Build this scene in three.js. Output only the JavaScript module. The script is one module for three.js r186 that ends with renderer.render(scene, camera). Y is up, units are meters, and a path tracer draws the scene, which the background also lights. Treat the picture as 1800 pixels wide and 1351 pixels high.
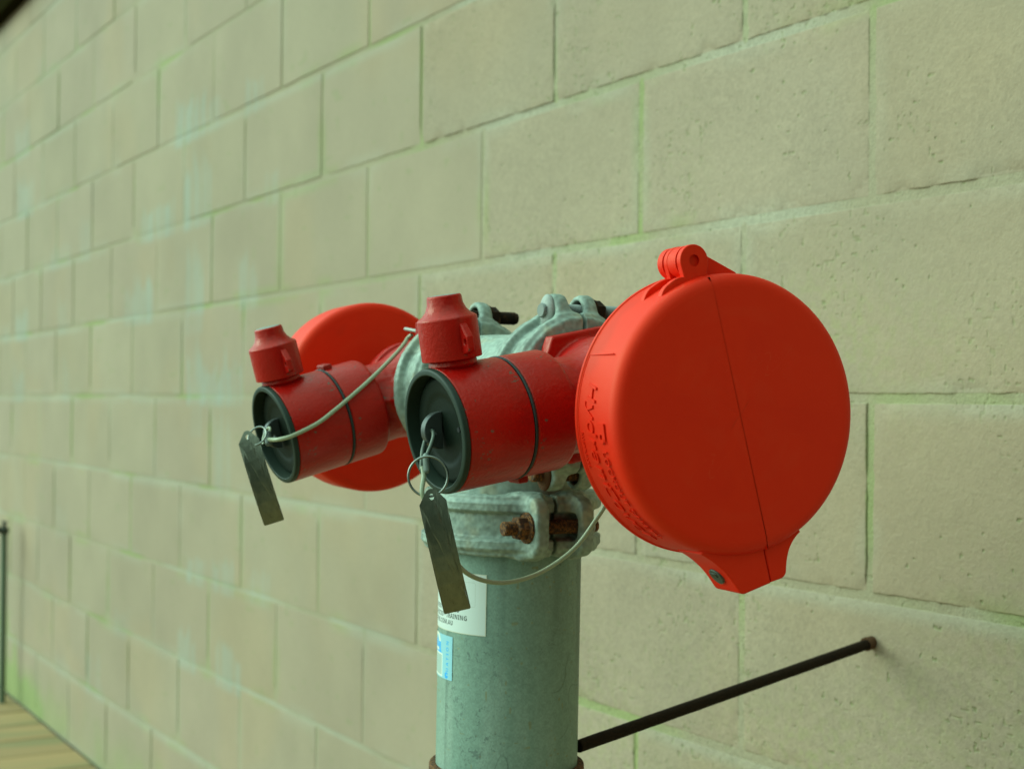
import * as THREE from 'three';
import { mergeGeometries } from 'three/addons/utils/BufferGeometryUtils.js';
import { RoundedBoxGeometry } from 'three/addons/geometries/RoundedBoxGeometry.js';
import { TextGeometry } from 'three/addons/geometries/TextGeometry.js';
import { FontLoader } from 'three/addons/loaders/FontLoader.js';

/* ------------------------------------------------------------ camera, sky, sun, exposure */
const scene = new THREE.Scene();
const camera = new THREE.PerspectiveCamera(29.437, 1024 / 768, 0.05, 400);
camera.position.set(1.28607, 0.99338, 1.06664);
camera.rotation.order = 'YXZ';
camera.rotation.set(0.01185, Math.PI / 2 - 0.53615, 0.00847);
camera.focus = 1.0;
camera.userData.fStop = 10;

const SUN = new THREE.Vector3(-0.56, 0.46, 0.69).normalize();
const SKY_TINT = [0.62, 1.0, 0.90];          // the photograph's green-teal daylight
const SKY_LEVEL = 1.12;
{
  // overcast sky: brightest round the hidden sun, a little darker to the horizon, dim ground below
  const W = 256, H = 128, data = new Float32Array(W * H * 4), d = new THREE.Vector3();
  for (let j = 0; j < H; j++) for (let i = 0; i < W; i++) {
    const lat = ((j + 0.5) / H - 0.5) * Math.PI, lon = ((i + 0.5) / W - 0.5) * Math.PI * 2;
    d.set(Math.cos(lat) * Math.cos(lon), Math.sin(lat), Math.cos(lat) * Math.sin(lon));
    const up = Math.max(d.y, 0), c = Math.max(d.dot(SUN), -1);
    let L = (0.78 + 0.22 * up) * (0.32 + 1.15 * Math.exp((c - 1) * 1.5));
    if (d.y < 0) L *= 0.6;
    const k = (j * W + i) * 4;
    for (let n = 0; n < 3; n++) data[k + n] = SKY_LEVEL * L * SKY_TINT[n];
    data[k + 3] = 1;
  }
  const sky = new THREE.DataTexture(data, W, H, THREE.RGBAFormat, THREE.FloatType);
  sky.mapping = THREE.EquirectangularReflectionMapping;
  sky.magFilter = sky.minFilter = THREE.LinearFilter;
  sky.needsUpdate = true;
  scene.background = sky; scene.environment = sky;
}
const sun = new THREE.DirectionalLight(new THREE.Color().setRGB(0.74, 1.0, 0.80), 1.15);
sun.position.copy(SUN).multiplyScalar(8); sun.target.position.set(0, 0.9, 0.3);
sun.castShadow = true; sun.shadow.radius = 65; sun.shadow.mapSize.set(2048, 2048);
Object.assign(sun.shadow.camera, { left: -5, right: 5, top: 5, bottom: -5, near: 0.1, far: 20 });
scene.add(sun, sun.target);

const renderer = new THREE.WebGLRenderer({ antialias: true });
renderer.setSize(1024, 768);
renderer.toneMapping = THREE.LinearToneMapping;
renderer.toneMappingExposure = 1.81;
renderer.shadowMap.enabled = true;

/* ------------------------------------------------------------ helpers */
let seed = 7;
const rnd = () => { seed = (seed * 1664525 + 1013904223) >>> 0; return seed / 4294967296; };
const clamp = (x, a = 0, b = 1) => Math.min(b, Math.max(a, x));
const sstep = (a, b, x) => { const t = clamp((x - a) / (b - a)); return t * t * (3 - 2 * t); };
const lerp = (a, b, t) => a + (b - a) * t;
const mix3 = (a, b, t) => [lerp(a[0], b[0], t), lerp(a[1], b[1], t), lerp(a[2], b[2], t)];
function h2(x, y, s) { let h = Math.imul(x, 374761393) + Math.imul(y, 668265263) + Math.imul(s, 2147483647 - 977); h = Math.imul(h ^ (h >>> 13), 1274126177); return ((h ^ (h >>> 16)) >>> 0) / 4294967296; }
function n2(x, y, s = 0) {
  const xi = Math.floor(x), yi = Math.floor(y), fx = x - xi, fy = y - yi, u = fx * fx * (3 - 2 * fx), v = fy * fy * (3 - 2 * fy);
  return lerp(lerp(h2(xi, yi, s), h2(xi + 1, yi, s), u), lerp(h2(xi, yi + 1, s), h2(xi + 1, yi + 1, s), u), v);
}
const fbm2 = (x, y, s, o = 4) => { let a = 0, w = 0.5, t = 0; for (let i = 0; i < o; i++) { a += w * n2(x, y, s + i * 17); t += w; x = x * 2.03 + 5.1; y = y * 2.03 + 3.7; w *= 0.5; } return a / t; };
const n3 = (x, y, z, s = 0) => { const zi = Math.floor(z), f = z - zi, u = f * f * (3 - 2 * f); return lerp(n2(x + zi * 19.19, y - zi * 7.7, s), n2(x + (zi + 1) * 19.19, y - (zi + 1) * 7.7, s), u); };
const fbm3 = (x, y, z, s, o = 3) => { let a = 0, w = 0.5, t = 0; for (let i = 0; i < o; i++) { a += w * n3(x, y, z, s + i * 13); t += w; x *= 2.03; y *= 2.03; z *= 2.03; w *= 0.5; } return a / t; };

const used = {};
function numbered(n) { const k = used[n] = (used[n] || 0) + 1; return k === 1 ? n : `${n}_${String(k - 1).padStart(3, '0')}`; }
function mesh(name, geo, mat, parent, label) {
  const m = new THREE.Mesh(geo, mat); m.name = parent === scene ? numbered(name) : name; m.castShadow = m.receiveShadow = true;
  if (label) m.userData.label = label;
  parent.add(m); return m;
}
function thing(name, label, category, pos = [0, 0, 0], group) {
  const o = new THREE.Group(); o.name = numbered(name); o.position.set(...pos); o.userData = { label, category };
  if (group) o.userData.group = group;
  scene.add(o); return o;
}
function tex(w, h, fn, srgb, rep = [1, 1]) {      // fn(u, v) -> [r,g,b] 0..1 (sRGB values when srgb)
  const d = new Uint8Array(w * h * 4);
  for (let j = 0; j < h; j++) for (let i = 0; i < w; i++) { const c = fn((i + 0.5) / w, (j + 0.5) / h), k = (j * w + i) * 4; d[k] = clamp(c[0]) * 255; d[k + 1] = clamp(c[1]) * 255; d[k + 2] = clamp(c[2]) * 255; d[k + 3] = 255; }
  return mkTex(d, w, h, srgb, rep);
}
function mkTex(d, w, h, srgb, rep = [1, 1]) {
  const t = new THREE.DataTexture(d, w, h, THREE.RGBAFormat); t.magFilter = t.minFilter = THREE.LinearFilter;
  t.wrapS = t.wrapT = THREE.RepeatWrapping; t.repeat.set(...rep); if (srgb) t.colorSpace = THREE.SRGBColorSpace; t.needsUpdate = true; return t;
}
const toS = (x) => (x <= 0.0031308 ? 12.92 * x : 1.055 * Math.pow(x, 1 / 2.4) - 0.055);
const S3 = (c) => [toS(clamp(c[0])), toS(clamp(c[1])), toS(clamp(c[2]))];
const lin = (r, g, b) => new THREE.Color().setRGB(r, g, b);

/* naive surface nets: smooth cast shapes from a distance field; colour per vertex if asked */
function nets(f, lo, hi, cell, colour) {
  const nx = Math.ceil((hi[0] - lo[0]) / cell) + 1, ny = Math.ceil((hi[1] - lo[1]) / cell) + 1, nz = Math.ceil((hi[2] - lo[2]) / cell) + 1;
  const g = new Float32Array(nx * ny * nz), at = (i, j, k) => i + nx * (j + ny * k);
  for (let k = 0; k < nz; k++) for (let j = 0; j < ny; j++) for (let i = 0; i < nx; i++) g[at(i, j, k)] = f(lo[0] + i * cell, lo[1] + j * cell, lo[2] + k * cell);
  const id = new Int32Array(nx * ny * nz).fill(-1), P = [], I = [];
  const C = [[0, 0, 0], [1, 0, 0], [0, 1, 0], [1, 1, 0], [0, 0, 1], [1, 0, 1], [0, 1, 1], [1, 1, 1]];
  const E = [[0, 1], [2, 3], [4, 5], [6, 7], [0, 2], [1, 3], [4, 6], [5, 7], [0, 4], [1, 5], [2, 6], [3, 7]];
  const v = new Float32Array(8);
  for (let k = 0; k < nz - 1; k++) for (let j = 0; j < ny - 1; j++) for (let i = 0; i < nx - 1; i++) {
    let m = 0;
    for (let c = 0; c < 8; c++) { v[c] = g[at(i + C[c][0], j + C[c][1], k + C[c][2])]; if (v[c] < 0) m++; }
    if (m === 0 || m === 8) continue;
    let x = 0, y = 0, z = 0, n = 0;
    for (const [a, b] of E) if ((v[a] < 0) !== (v[b] < 0)) { const t = v[a] / (v[a] - v[b]); x += C[a][0] + (C[b][0] - C[a][0]) * t; y += C[a][1] + (C[b][1] - C[a][1]) * t; z += C[a][2] + (C[b][2] - C[a][2]) * t; n++; }
    id[at(i, j, k)] = P.length / 3;
    P.push(lo[0] + (i + x / n) * cell, lo[1] + (j + y / n) * cell, lo[2] + (k + z / n) * cell);
  }
  const quad = (a, b, c, d, fl) => { if (a < 0 || b < 0 || c < 0 || d < 0) return; if (fl) I.push(a, c, b, a, d, c); else I.push(a, b, c, a, c, d); };
  for (let k = 1; k < nz - 1; k++) for (let j = 1; j < ny - 1; j++) for (let i = 1; i < nx - 1; i++) {
    const s = g[at(i, j, k)] < 0;
    if (s !== (g[at(i + 1, j, k)] < 0)) quad(id[at(i, j - 1, k - 1)], id[at(i, j, k - 1)], id[at(i, j, k)], id[at(i, j - 1, k)], !s);
    if (s !== (g[at(i, j + 1, k)] < 0)) quad(id[at(i - 1, j, k - 1)], id[at(i - 1, j, k)], id[at(i, j, k)], id[at(i, j, k - 1)], !s);
    if (s !== (g[at(i, j, k + 1)] < 0)) quad(id[at(i - 1, j - 1, k)], id[at(i, j - 1, k)], id[at(i, j, k)], id[at(i - 1, j, k)], !s);
  }
  const N = new Float32Array(P.length), e = cell * 0.6, col = colour ? new Float32Array(P.length) : null;
  for (let q = 0; q < P.length; q += 3) {
    const x = P[q], y = P[q + 1], z = P[q + 2];
    let a = f(x + e, y, z) - f(x - e, y, z), b = f(x, y + e, z) - f(x, y - e, z), c = f(x, y, z + e) - f(x, y, z - e);
    const l = Math.hypot(a, b, c) || 1; N[q] = a / l; N[q + 1] = b / l; N[q + 2] = c / l;
    if (col) { const cc = colour(x, y, z); col[q] = cc[0]; col[q + 1] = cc[1]; col[q + 2] = cc[2]; }
  }
  const G = new THREE.BufferGeometry();
  G.setAttribute('position', new THREE.Float32BufferAttribute(P, 3)); G.setAttribute('normal', new THREE.BufferAttribute(N, 3));
  const uv = new Float32Array(P.length / 3 * 2); for (let q = 0; q < uv.length / 2; q++) { uv[q * 2] = P[q * 3] + P[q * 3 + 2]; uv[q * 2 + 1] = P[q * 3 + 1]; }
  G.setAttribute('uv', new THREE.BufferAttribute(uv, 2));
  if (col) G.setAttribute('color', new THREE.BufferAttribute(col, 3));
  G.setIndex(I); return G;
}
const smin = (a, b, k) => { const h = Math.max(k - Math.abs(a - b), 0) / k; return Math.min(a, b) - h * h * k * 0.25; };
const smax = (a, b, k) => -smin(-a, -b, k);
/* a turned shape about +y; prof = [[r, y], ...], rounded corners given by a third number; uv in metres */
function lathe(prof, seg = 64, a0 = 0, a1 = Math.PI * 2) {
  const pts = [];
  prof.forEach((p, i) => {
    const f = p[2] || 0, q = prof[i - 1], r = prof[i + 1];
    if (!f || !q || !r) { pts.push(new THREE.Vector2(p[0], p[1])); return; }
    const A = new THREE.Vector2(q[0] - p[0], q[1] - p[1]).normalize(), B = new THREE.Vector2(r[0] - p[0], r[1] - p[1]).normalize();
    for (let k = 0; k <= 5; k++) { const t = k / 5, s = (1 - t) * (1 - t), w = t * t; pts.push(new THREE.Vector2(p[0] + A.x * f * s + B.x * f * w, p[1] + A.y * f * s + B.y * f * w)); }
  });
  // split flat runs so that shading stays crisp at hard corners
  const P = [], N = [], U = [], I = []; let len = 0;
  for (let i = 0; i < pts.length - 1; i++) {
    const a = pts[i], b = pts[i + 1], dx = b.x - a.x, dy = b.y - a.y, l = Math.hypot(dx, dy); if (l < 1e-9) continue;
    const nrm = (k) => { // average with neighbour when the turn is gentle
      const p0 = pts[k - 1], p1 = pts[k], p2 = pts[k + 1]; if (!p0 || !p2) return [dy / l, -dx / l];
      const t1 = new THREE.Vector2().subVectors(p1, p0).normalize(), t2 = new THREE.Vector2().subVectors(p2, p1).normalize();
      if (t1.dot(t2) < 0.8) return [dy / l, -dx / l]; const t = t1.add(t2).normalize(); return [t.y, -t.x];
    };
    const na = nrm(i), nb = nrm(i + 1), base = P.length / 3;
    for (let s = 0; s <= seg; s++) {
      const t = a0 + (a1 - a0) * s / seg, c = Math.cos(t), d = Math.sin(t), R = Math.max(a.x, b.x);
      P.push(a.x * d, a.y, a.x * c, b.x * d, b.y, b.x * c); N.push(na[0] * d, na[1], na[0] * c, nb[0] * d, nb[1], nb[0] * c);
      U.push(R * t, len, R * t, len + l);
      if (s < seg) { const q = base + s * 2; I.push(q, q + 2, q + 1, q + 1, q + 2, q + 3); }
    }
    len += l;
  }
  const G = new THREE.BufferGeometry(); G.setAttribute('position', new THREE.Float32BufferAttribute(P, 3)); G.setAttribute('normal', new THREE.Float32BufferAttribute(N, 3)); G.setAttribute('uv', new THREE.Float32BufferAttribute(U, 2)); G.setIndex(I); return G;
}
const V = (x, y, z) => new THREE.Vector3(x, y, z);
function tube(pts, r, seg = 60, rs = 12, closed = false) { return new THREE.TubeGeometry(new THREE.CatmullRomCurve3(pts.map((p) => V(...p)), closed), seg, r, rs, closed); }
function ext(shape, depth, bevel = 0.0008, cs = 24) {
  return new THREE.ExtrudeGeometry(shape, { depth: depth - 2 * bevel, bevelEnabled: bevel > 0, bevelThickness: bevel, bevelSize: bevel, bevelOffset: -bevel, bevelSegments: 3, curveSegments: cs }).translate(0, 0, bevel - depth / 2);
}
const basis = (g, x, y, z) => { const M = new THREE.Matrix4().makeBasis(x, y, z); g.applyMatrix4(M);
  if (M.determinant() < 0) { if (g.index) { const a = g.index.array; for (let i = 0; i < a.length; i += 3) { const t = a[i]; a[i] = a[i + 1]; a[i + 1] = t; } } else for (const k of Object.keys(g.attributes)) { const q = g.attributes[k], n = q.itemSize, a = q.array; for (let i = 0; i < q.count; i += 3) for (let c = 0; c < n; c++) { const t = a[i * n + c]; a[i * n + c] = a[(i + 1) * n + c]; a[(i + 1) * n + c] = t; } } }
  return g; };
const merge = (a) => mergeGeometries(a.map((g) => { const q = g.index ? g.toNonIndexed() : g; for (const k of Object.keys(q.attributes)) if (!['position', 'normal', 'uv'].includes(k)) q.deleteAttribute(k); return q; }));
const font = await new FontLoader().loadAsync('fonts/droid/droid_sans_bold.typeface.json');
const fontThin = await new FontLoader().loadAsync('fonts/droid/droid_sans_regular.typeface.json');
function textGeo(s, size, depth, skew = 0, sx = 1, f = font) {
  const g = new TextGeometry(s, { font: f, size, depth, curveSegments: 5, bevelEnabled: false }); const p = g.attributes.position;
  for (let i = 0; i < p.count; i++) p.setX(i, (p.getX(i) + p.getY(i) * skew) * sx); return g;
}

/* ------------------------------------------------------------ materials */
const std = (o) => new THREE.MeshStandardMaterial(o), phys = (o) => new THREE.MeshPhysicalMaterial(o);
const peelTex = tex(512, 512, (u, v) => { const w = (x) => x; let a = 0; for (const [f, k] of [[26, 0.55], [61, 0.45]]) { // tileable
    const x = u * f, y = v * f, xi = Math.floor(x), yi = Math.floor(y), fx = x - xi, fy = y - yi, q = fx * fx * (3 - 2 * fx), r = fy * fy * (3 - 2 * fy), m = (i, j) => h2(((i % f) + f) % f, ((j % f) + f) % f, 91 + f);
    a += k * lerp(lerp(m(xi, yi), m(xi + 1, yi), q), lerp(m(xi, yi + 1), m(xi + 1, yi + 1), q), r); } return [a, a, a]; }, false);
const rep = (t, x, y) => { const c = t.clone(); c.repeat.set(x, y); c.needsUpdate = true; return c; };
const redTex = tex(1024, 1024, (u, v) => { // one tile is 0.12 m
  const m = fbm2(u * 7, v * 7, 321, 3); let c = [0.41 + 0.06 * (m - 0.5), 0.0042, 0.0024];
  c = mix3(c, [0.30, 0.006, 0.004], 0.5 * sstep(0.55, 0.75, fbm2(u * 16, v * 5 + 3, 323, 3)));
  const chip = sstep(0.875, 0.905, n2(u * 70 + 1.5 * n2(u * 160, v * 160, 1), v * 70 + 1.5 * n2(u * 160, v * 160, 2), 325)) * sstep(0.52, 0.6, fbm2(u * 6 + 1, v * 6, 327, 3)); c = mix3(c, [0.10, 0.085, 0.06], 0.85 * chip);
  const scr = sstep(0.004, 0.0012, Math.abs(fbm2(u * 11, v * 17, 329, 2) - 0.5)) * sstep(0.6, 0.68, fbm2(u * 14 + 5, v * 14, 331, 3)); c = mix3(c, [0.46, 0.05, 0.035], 0.7 * scr);
  return S3(c); }, true);
const redPaint = phys({ map: rep(redTex, 1 / 0.12, 1 / 0.12), roughness: 0.36, specularIntensity: 0.55, specularColor: lin(1, 0.9, 0.65), bumpMap: rep(peelTex, 18, 18), bumpScale: 0.00022, clearcoat: 0.08, clearcoatRoughness: 0.25 });
const orangeTex = tex(1024, 1024, (u, v) => {
  const m = fbm2(u * 14, v * 14, 5, 3), g = n2(u * 420, v * 420, 9); let c = [0.77 + (m - 0.5) * 0.04, 0.0125 + (m - 0.5) * 0.004, 0.0008];
  c = mix3(c, [0.76, 0.04, 0.012], 0.3 * sstep(0.80, 0.97, g) + 0.12 * sstep(0.55, 0.75, fbm2(u * 6 + 4, v * 30, 12, 3)));
  const sc = sstep(0.0035, 0.001, Math.abs(fbm2(u * 9 + 3, v * 5, 313, 2) - 0.5)) * sstep(0.56, 0.66, fbm2(u * 12, v * 12, 315, 3)); c = mix3(c, [0.78, 0.07, 0.025], 0.3 * sc);
  c = mix3(c, [0.50, 0.016, 0.004], 0.35 * sstep(0.58, 0.74, fbm2(u * 5 + 9, v * 8, 317, 4)));
  return S3(c);
}, true);
const orange = phys({ map: orangeTex, roughness: 0.55, bumpMap: rep(peelTex, 34, 34), bumpScale: 0.00003, specularIntensity: 0.65, specularColor: lin(1, 0.92, 0.5) });
for (const t of [orange.map, orange.bumpMap]) t.repeat.multiplyScalar(1);
orange.map.repeat.set(3, 3);
const galvCast = std({ vertexColors: true, roughness: 0.62, metalness: 0.15 });
const darkRubber = std({ color: lin(0.012, 0.018, 0.016), roughness: 0.6, bumpMap: rep(peelTex, 40, 40), bumpScale: 0.00006 });
const darkSteel = std({ color: lin(0.05, 0.056, 0.05), roughness: 0.42, metalness: 0.2 });
const steelBright = std({ color: lin(0.22, 0.23, 0.20), roughness: 0.3, metalness: 1 });
const rustTex = tex(512, 512, (u, v) => { const a = fbm2(u * 40, v * 40, 31, 4), b = n2(u * 230, v * 230, 33); return S3(mix3(mix3([0.055, 0.022, 0.008], [0.24, 0.09, 0.018], sstep(0.35, 0.7, a)), [0.015, 0.010, 0.006], 0.6 * sstep(0.6, 0.9, b))); }, true);
const rust = std({ map: rep(rustTex, 14, 14), roughness: 0.9, bumpMap: rep(peelTex, 60, 60), bumpScale: 0.0004 });
const rustDark = phys({ specularIntensity: 0.3, map: rep(tex(256, 256, (u, v) => S3(mix3([0.016, 0.0085, 0.0035], [0.05, 0.021, 0.007], sstep(0.5, 0.8, fbm2(u * 30, v * 30, 41, 4)))), true), 8, 8), roughness: 0.85, bumpMap: rep(peelTex, 60, 60), bumpScale: 0.0003 });
const cableMat = std({ color: lin(0.30, 0.32, 0.20), roughness: 0.38 });
const wireDark = std({ color: lin(0.085, 0.10, 0.075), roughness: 0.45, metalness: 0.4 });
const holeDark = std({ color: lin(0.01, 0.01, 0.01), roughness: 0.9 });

/* ------------------------------------------------------------ the block wall */
const COURSE = 0.2, BL = 0.4, JT = 0.010;
const jointAt = (c) => (c % 2 === 1 ? 0 : 0.2);          // x offset of the vertical joints of course c
const EFF = [];                                            // patches of pale lime bloom running down from the bed joints: x, y top, width, length, strength
{
  const px = [[-1.55,1.6,.05,.06,.6],[-1.96,1.6,.09,.09,1],[-3.69,1.8,.1,.1,.6],[-3.65,1.6,.1,.12,.8],[-2.14,1.4,.06,.08,.9],[-2.29,1.4,.05,.06,.8],[-1.92,1.4,.08,.14,1],[-1.45,1.4,.04,.05,.4],[-2.3,1.2,.07,.1,1],[-1.91,1.2,.045,.12,1],[-2.43,1.2,.04,.07,.6],[-3.67,1.2,.09,.08,.9],[-1.91,1.0,.045,.08,1],[-1.74,1.0,.1,.09,1],[-1.58,1.2,.05,.1,.6],[-1.88,.6,.06,.06,.9],[-1.71,.6,.06,.06,.7],[-1.51,.6,.06,.06,.4],[-1.94,.4,.05,.08,.8],[-1.67,.4,.07,.08,.8],[-2.87,1.4,.05,.1,.4],[-3.16,1.4,.1,.05,.5],[-3.12,1.2,.05,.1,.5],[-3.72,1.0,.07,.1,.7],[-2.48,.4,.06,.06,.4],[-1.92,1.16,.05,.15,.5],[-1.9,.93,.03,.17,.6],[-1.73,.82,.05,.15,.45]];
  for (const p of px) EFF.push(p);
  for (let i = 0; i < 12; i++) EFF.push([-4.2 + 3.1 * rnd(), 0.2 * Math.floor(rnd() * 11), 0.02 + 0.06 * rnd(), 0.03 + 0.09 * rnd(), 0.2 + 0.3 * rnd()]);
}
function wallColour(x, y, fine) {                          // linear colour and height (metres) of the wall face at x, y
  const c = Math.floor(y / COURSE), fy = y - c * COURSE, bx = (x - jointAt(c)) / BL, bi = Math.floor(bx), fx = (bx - bi) * BL;
  const jx = Math.min(fx, BL - fx), jy = Math.min(fy, COURSE - fy), jt = Math.min(jx, jy);
  const tone = h2(bi, c, 3), tone2 = h2(bi, c, 4);
  const big = fbm2(x * 1.7, y * 1.7, 11, 3), mid = fbm2(x * 9, y * 9, 21, 3);
  let col = [0.343 + 0.02 * (tone - 0.5), 0.254 + 0.016 * (tone - 0.5) + 0.008 * (tone2 - 0.5), 0.173 + 0.014 * (tone - 0.5)];
  const warm = sstep(0.52, 0.75, fbm2(x * 3.1 + 9, y * 3.1, 51, 3));
  col = mix3(col, [0.40, 0.258, 0.145], 0.25 * warm);
  let h = 0, k = 1 + 0.16 * (big - 0.5) + 0.16 * (mid - 0.5);
  // bloom of lime
  let e = 0;
  for (const [ex, ey, w, l, s] of EFF) { const dx = (x - ex) / (w * 1.25); if (dx < -1.3 || dx > 1.3) continue; const dy = y - ey; if (dy < -0.05 || dy > l * 1.5) continue;
const hg = l * 1.5 * (0.3 + 0.7 * n2(x * 55, ey * 31, 61)); e = Math.max(e, s * (0.35 + 0.65 * sstep(0.3, 0.65, n2(x * 95, y * 3.5, 65))) * (0.6 + 0.4 * fbm2(x * 60, y * 25, 66, 3)) * sstep(1, 0.8, Math.abs(dx) + 0.5 * (n2(x * 70, y * 9, 67) - 0.5)) * sstep(hg, hg * 0.7, dy) * sstep(-0.03, -0.012, dy)); }
  // pale lime along the upper edge of some blocks
  const edge = sstep(0.026, 0.008, COURSE - fy) * sstep(0.5, 0.68, fbm2(x * 2.2, c * 3.3, 71, 3));
  const edgeLow = sstep(0.03, 0.006, jt) * sstep(0.45, 0.7, fbm2(x * 7, y * 7, 73, 3));
  if (jt < 0.0052) {                                       // mortar, with moss and lime in patches
    const mo = sstep(0.52, 0.72, fbm2(x * 3.3 + 2, y * 3.3, 81, 4) + 0.06 * Math.sign(0.5 - fy / COURSE) * 0);
    const wl = (jy < jx ? 1 : 0.3) * clamp(sstep(0.55, 0.72, fbm2(x * 2.4 - 7, y * 2.4, 83, 3)) + sstep(-0.1, -0.5, x) * sstep(-2.7, -1.9, x) * sstep(0.90, 0.86, y) * sstep(0.35, 0.5, fbm2(x * 4, y * 3, 87, 2)));
    const gr = fine ? n2(x * 700, y * 700, 85) : 0.5;
    col = mix3([0.335, 0.266, 0.172], [0.265, 0.280, 0.105], 0.85 * clamp(mo + (jx < jy ? 0.4 * sstep(0.42, 0.62, fbm2(x * 5, y * 11, 89, 3)) : 0)) * (wl > 0.5 ? 0.4 : 1));
    col = mix3(col, [0.38, 0.34, 0.26], 0.6 * wl * (1 - 0.6 * mo)); k *= 0.94 + 0.14 * gr;
    h = -0.0004 * gr;
  } else {
    // moss creeping from the joints and in the pores
    const cre = sstep(0.028, 0.004, jt) * sstep(0.55, 0.78, fbm2(x * 5.5 + 3, y * 5.5, 91, 4)) * 0.55;
    col = mix3(col, [0.265, 0.275, 0.10], cre);
    const base = sstep(0.16, 0.02, y + 0.12 * (fbm2(x * 9, y * 9, 97, 3) - 0.5)) * (0.35 + 0.65 * sstep(0.35, 0.6, fbm2(x * 14, y * 5, 98, 3))) * (x < -3.3 ? 1 : 0.55) + 0.7 * sstep(0.5, 0.62, fbm2(x * 6, y * 4, 99, 3)) * sstep(-3.3, -3.6, x) * sstep(0.35, 0.2, y); col = mix3(col, [0.22, 0.29, 0.075], clamp(base) * 0.7);
    const gm = sstep(0.50, 0.80, fbm2(x * 2.0 + 20, y * 2.0, 93, 3)) * sstep(-1.2, 0.2, x);
    col = mix3(col, [0.29, 0.285, 0.105], 0.5 * gm * sstep(0.35, 0.8, fine ? fbm2(x * 130, y * 130, 95, 2) : 0.5));
    col = mix3(col, [0.38, 0.35, 0.27], clamp(0.55 * Math.max(edge * 0.7, edgeLow * 0.4)));
  }
  col = mix3(col, [0.312, 0.322, 0.268], clamp(e * 0.8));
  if (fine) {
    const g1 = n2(x * 820, y * 820, 101), g2 = n2(x * 330 + 9, y * 330, 103), g3 = n2(x * 150, y * 150, 107);
    const gp = 0.5 + 0.5 * sstep(0.35, 0.65, fbm2(x * 4.4, y * 4.4, 109, 2));
    k *= 0.96; k *= 1 + gp * (0.15 * (g1 - 0.5) + 0.17 * (g2 - 0.5) + 0.08 * (g3 - 0.5));
    h += -0.00022 * g2 - 0.00026 * g1 - 0.00012 * g3;
    const pit = sstep(0.78, 0.92, n2(x * 240 + 3, y * 230, 111)) * sstep(0.46, 0.62, fbm2(x * 7.7, y * 7.7, 113, 3));
    const pit2 = sstep(0.90, 0.955, n2(x * 118 + 3 + 0.4 * n2(x * 300, y * 300, 5), y * 128, 117)) * sstep(0.38, 0.55, n2(x * 380, y * 380, 119)) * sstep(0.40, 0.55, fbm2(x * 5, y * 5, 118, 2));
    const p = clamp(pit * 0.7 + pit2);
    col = mix3(col, [0.19, 0.20, 0.075], 0.6 * p); h -= 0.0009 * p;
  } else { k *= 0.955; k *= 1 + 0.05 * (n2(x * 210, y * 210, 103) - 0.5); const p = sstep(0.88, 0.96, n2(x * 46, y * 60, 117)); col = mix3(col, [0.24, 0.24, 0.11], 0.35 * p); }
  return [col[0] * k, col[1] * k, col[2] * k, h];
}
function wallMaps(x0, x1, y0, y1, W, H, fine) {
  const c = new Uint8Array(W * H * 4), b = fine ? new Uint8Array(W * H * 4) : null;
  for (let j = 0; j < H; j++) for (let i = 0; i < W; i++) {
    const q = wallColour(x0 + (x1 - x0) * (i + 0.5) / W, y0 + (y1 - y0) * (j + 0.5) / H, fine), k = (j * W + i) * 4;
    c[k] = toS(clamp(q[0])) * 255; c[k + 1] = toS(clamp(q[1])) * 255; c[k + 2] = toS(clamp(q[2])) * 255; c[k + 3] = 255;
    if (b) { b[k] = b[k + 1] = b[k + 2] = clamp(1 + q[3] / 0.004) * 255; b[k + 3] = 255; }
  }
  const o = { map: mkTex(c, W, H, true), roughness: 0.95 };
  if (b) { o.bumpMap = mkTex(b, W, H, false); o.bumpScale = 0.004; }
  return std(o);
}
const NEAR = [-1.0, 0.6, 0.4, 1.8], FAR = [-6.4, 2.4, 0, 2.4];
const wallNear = wallMaps(NEAR[0], NEAR[1], NEAR[2], NEAR[3], 2048, 1792, true);
const wallFar = wallMaps(-4.4, 0.6, 0, 2.4, 2048, 983, false);
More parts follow.
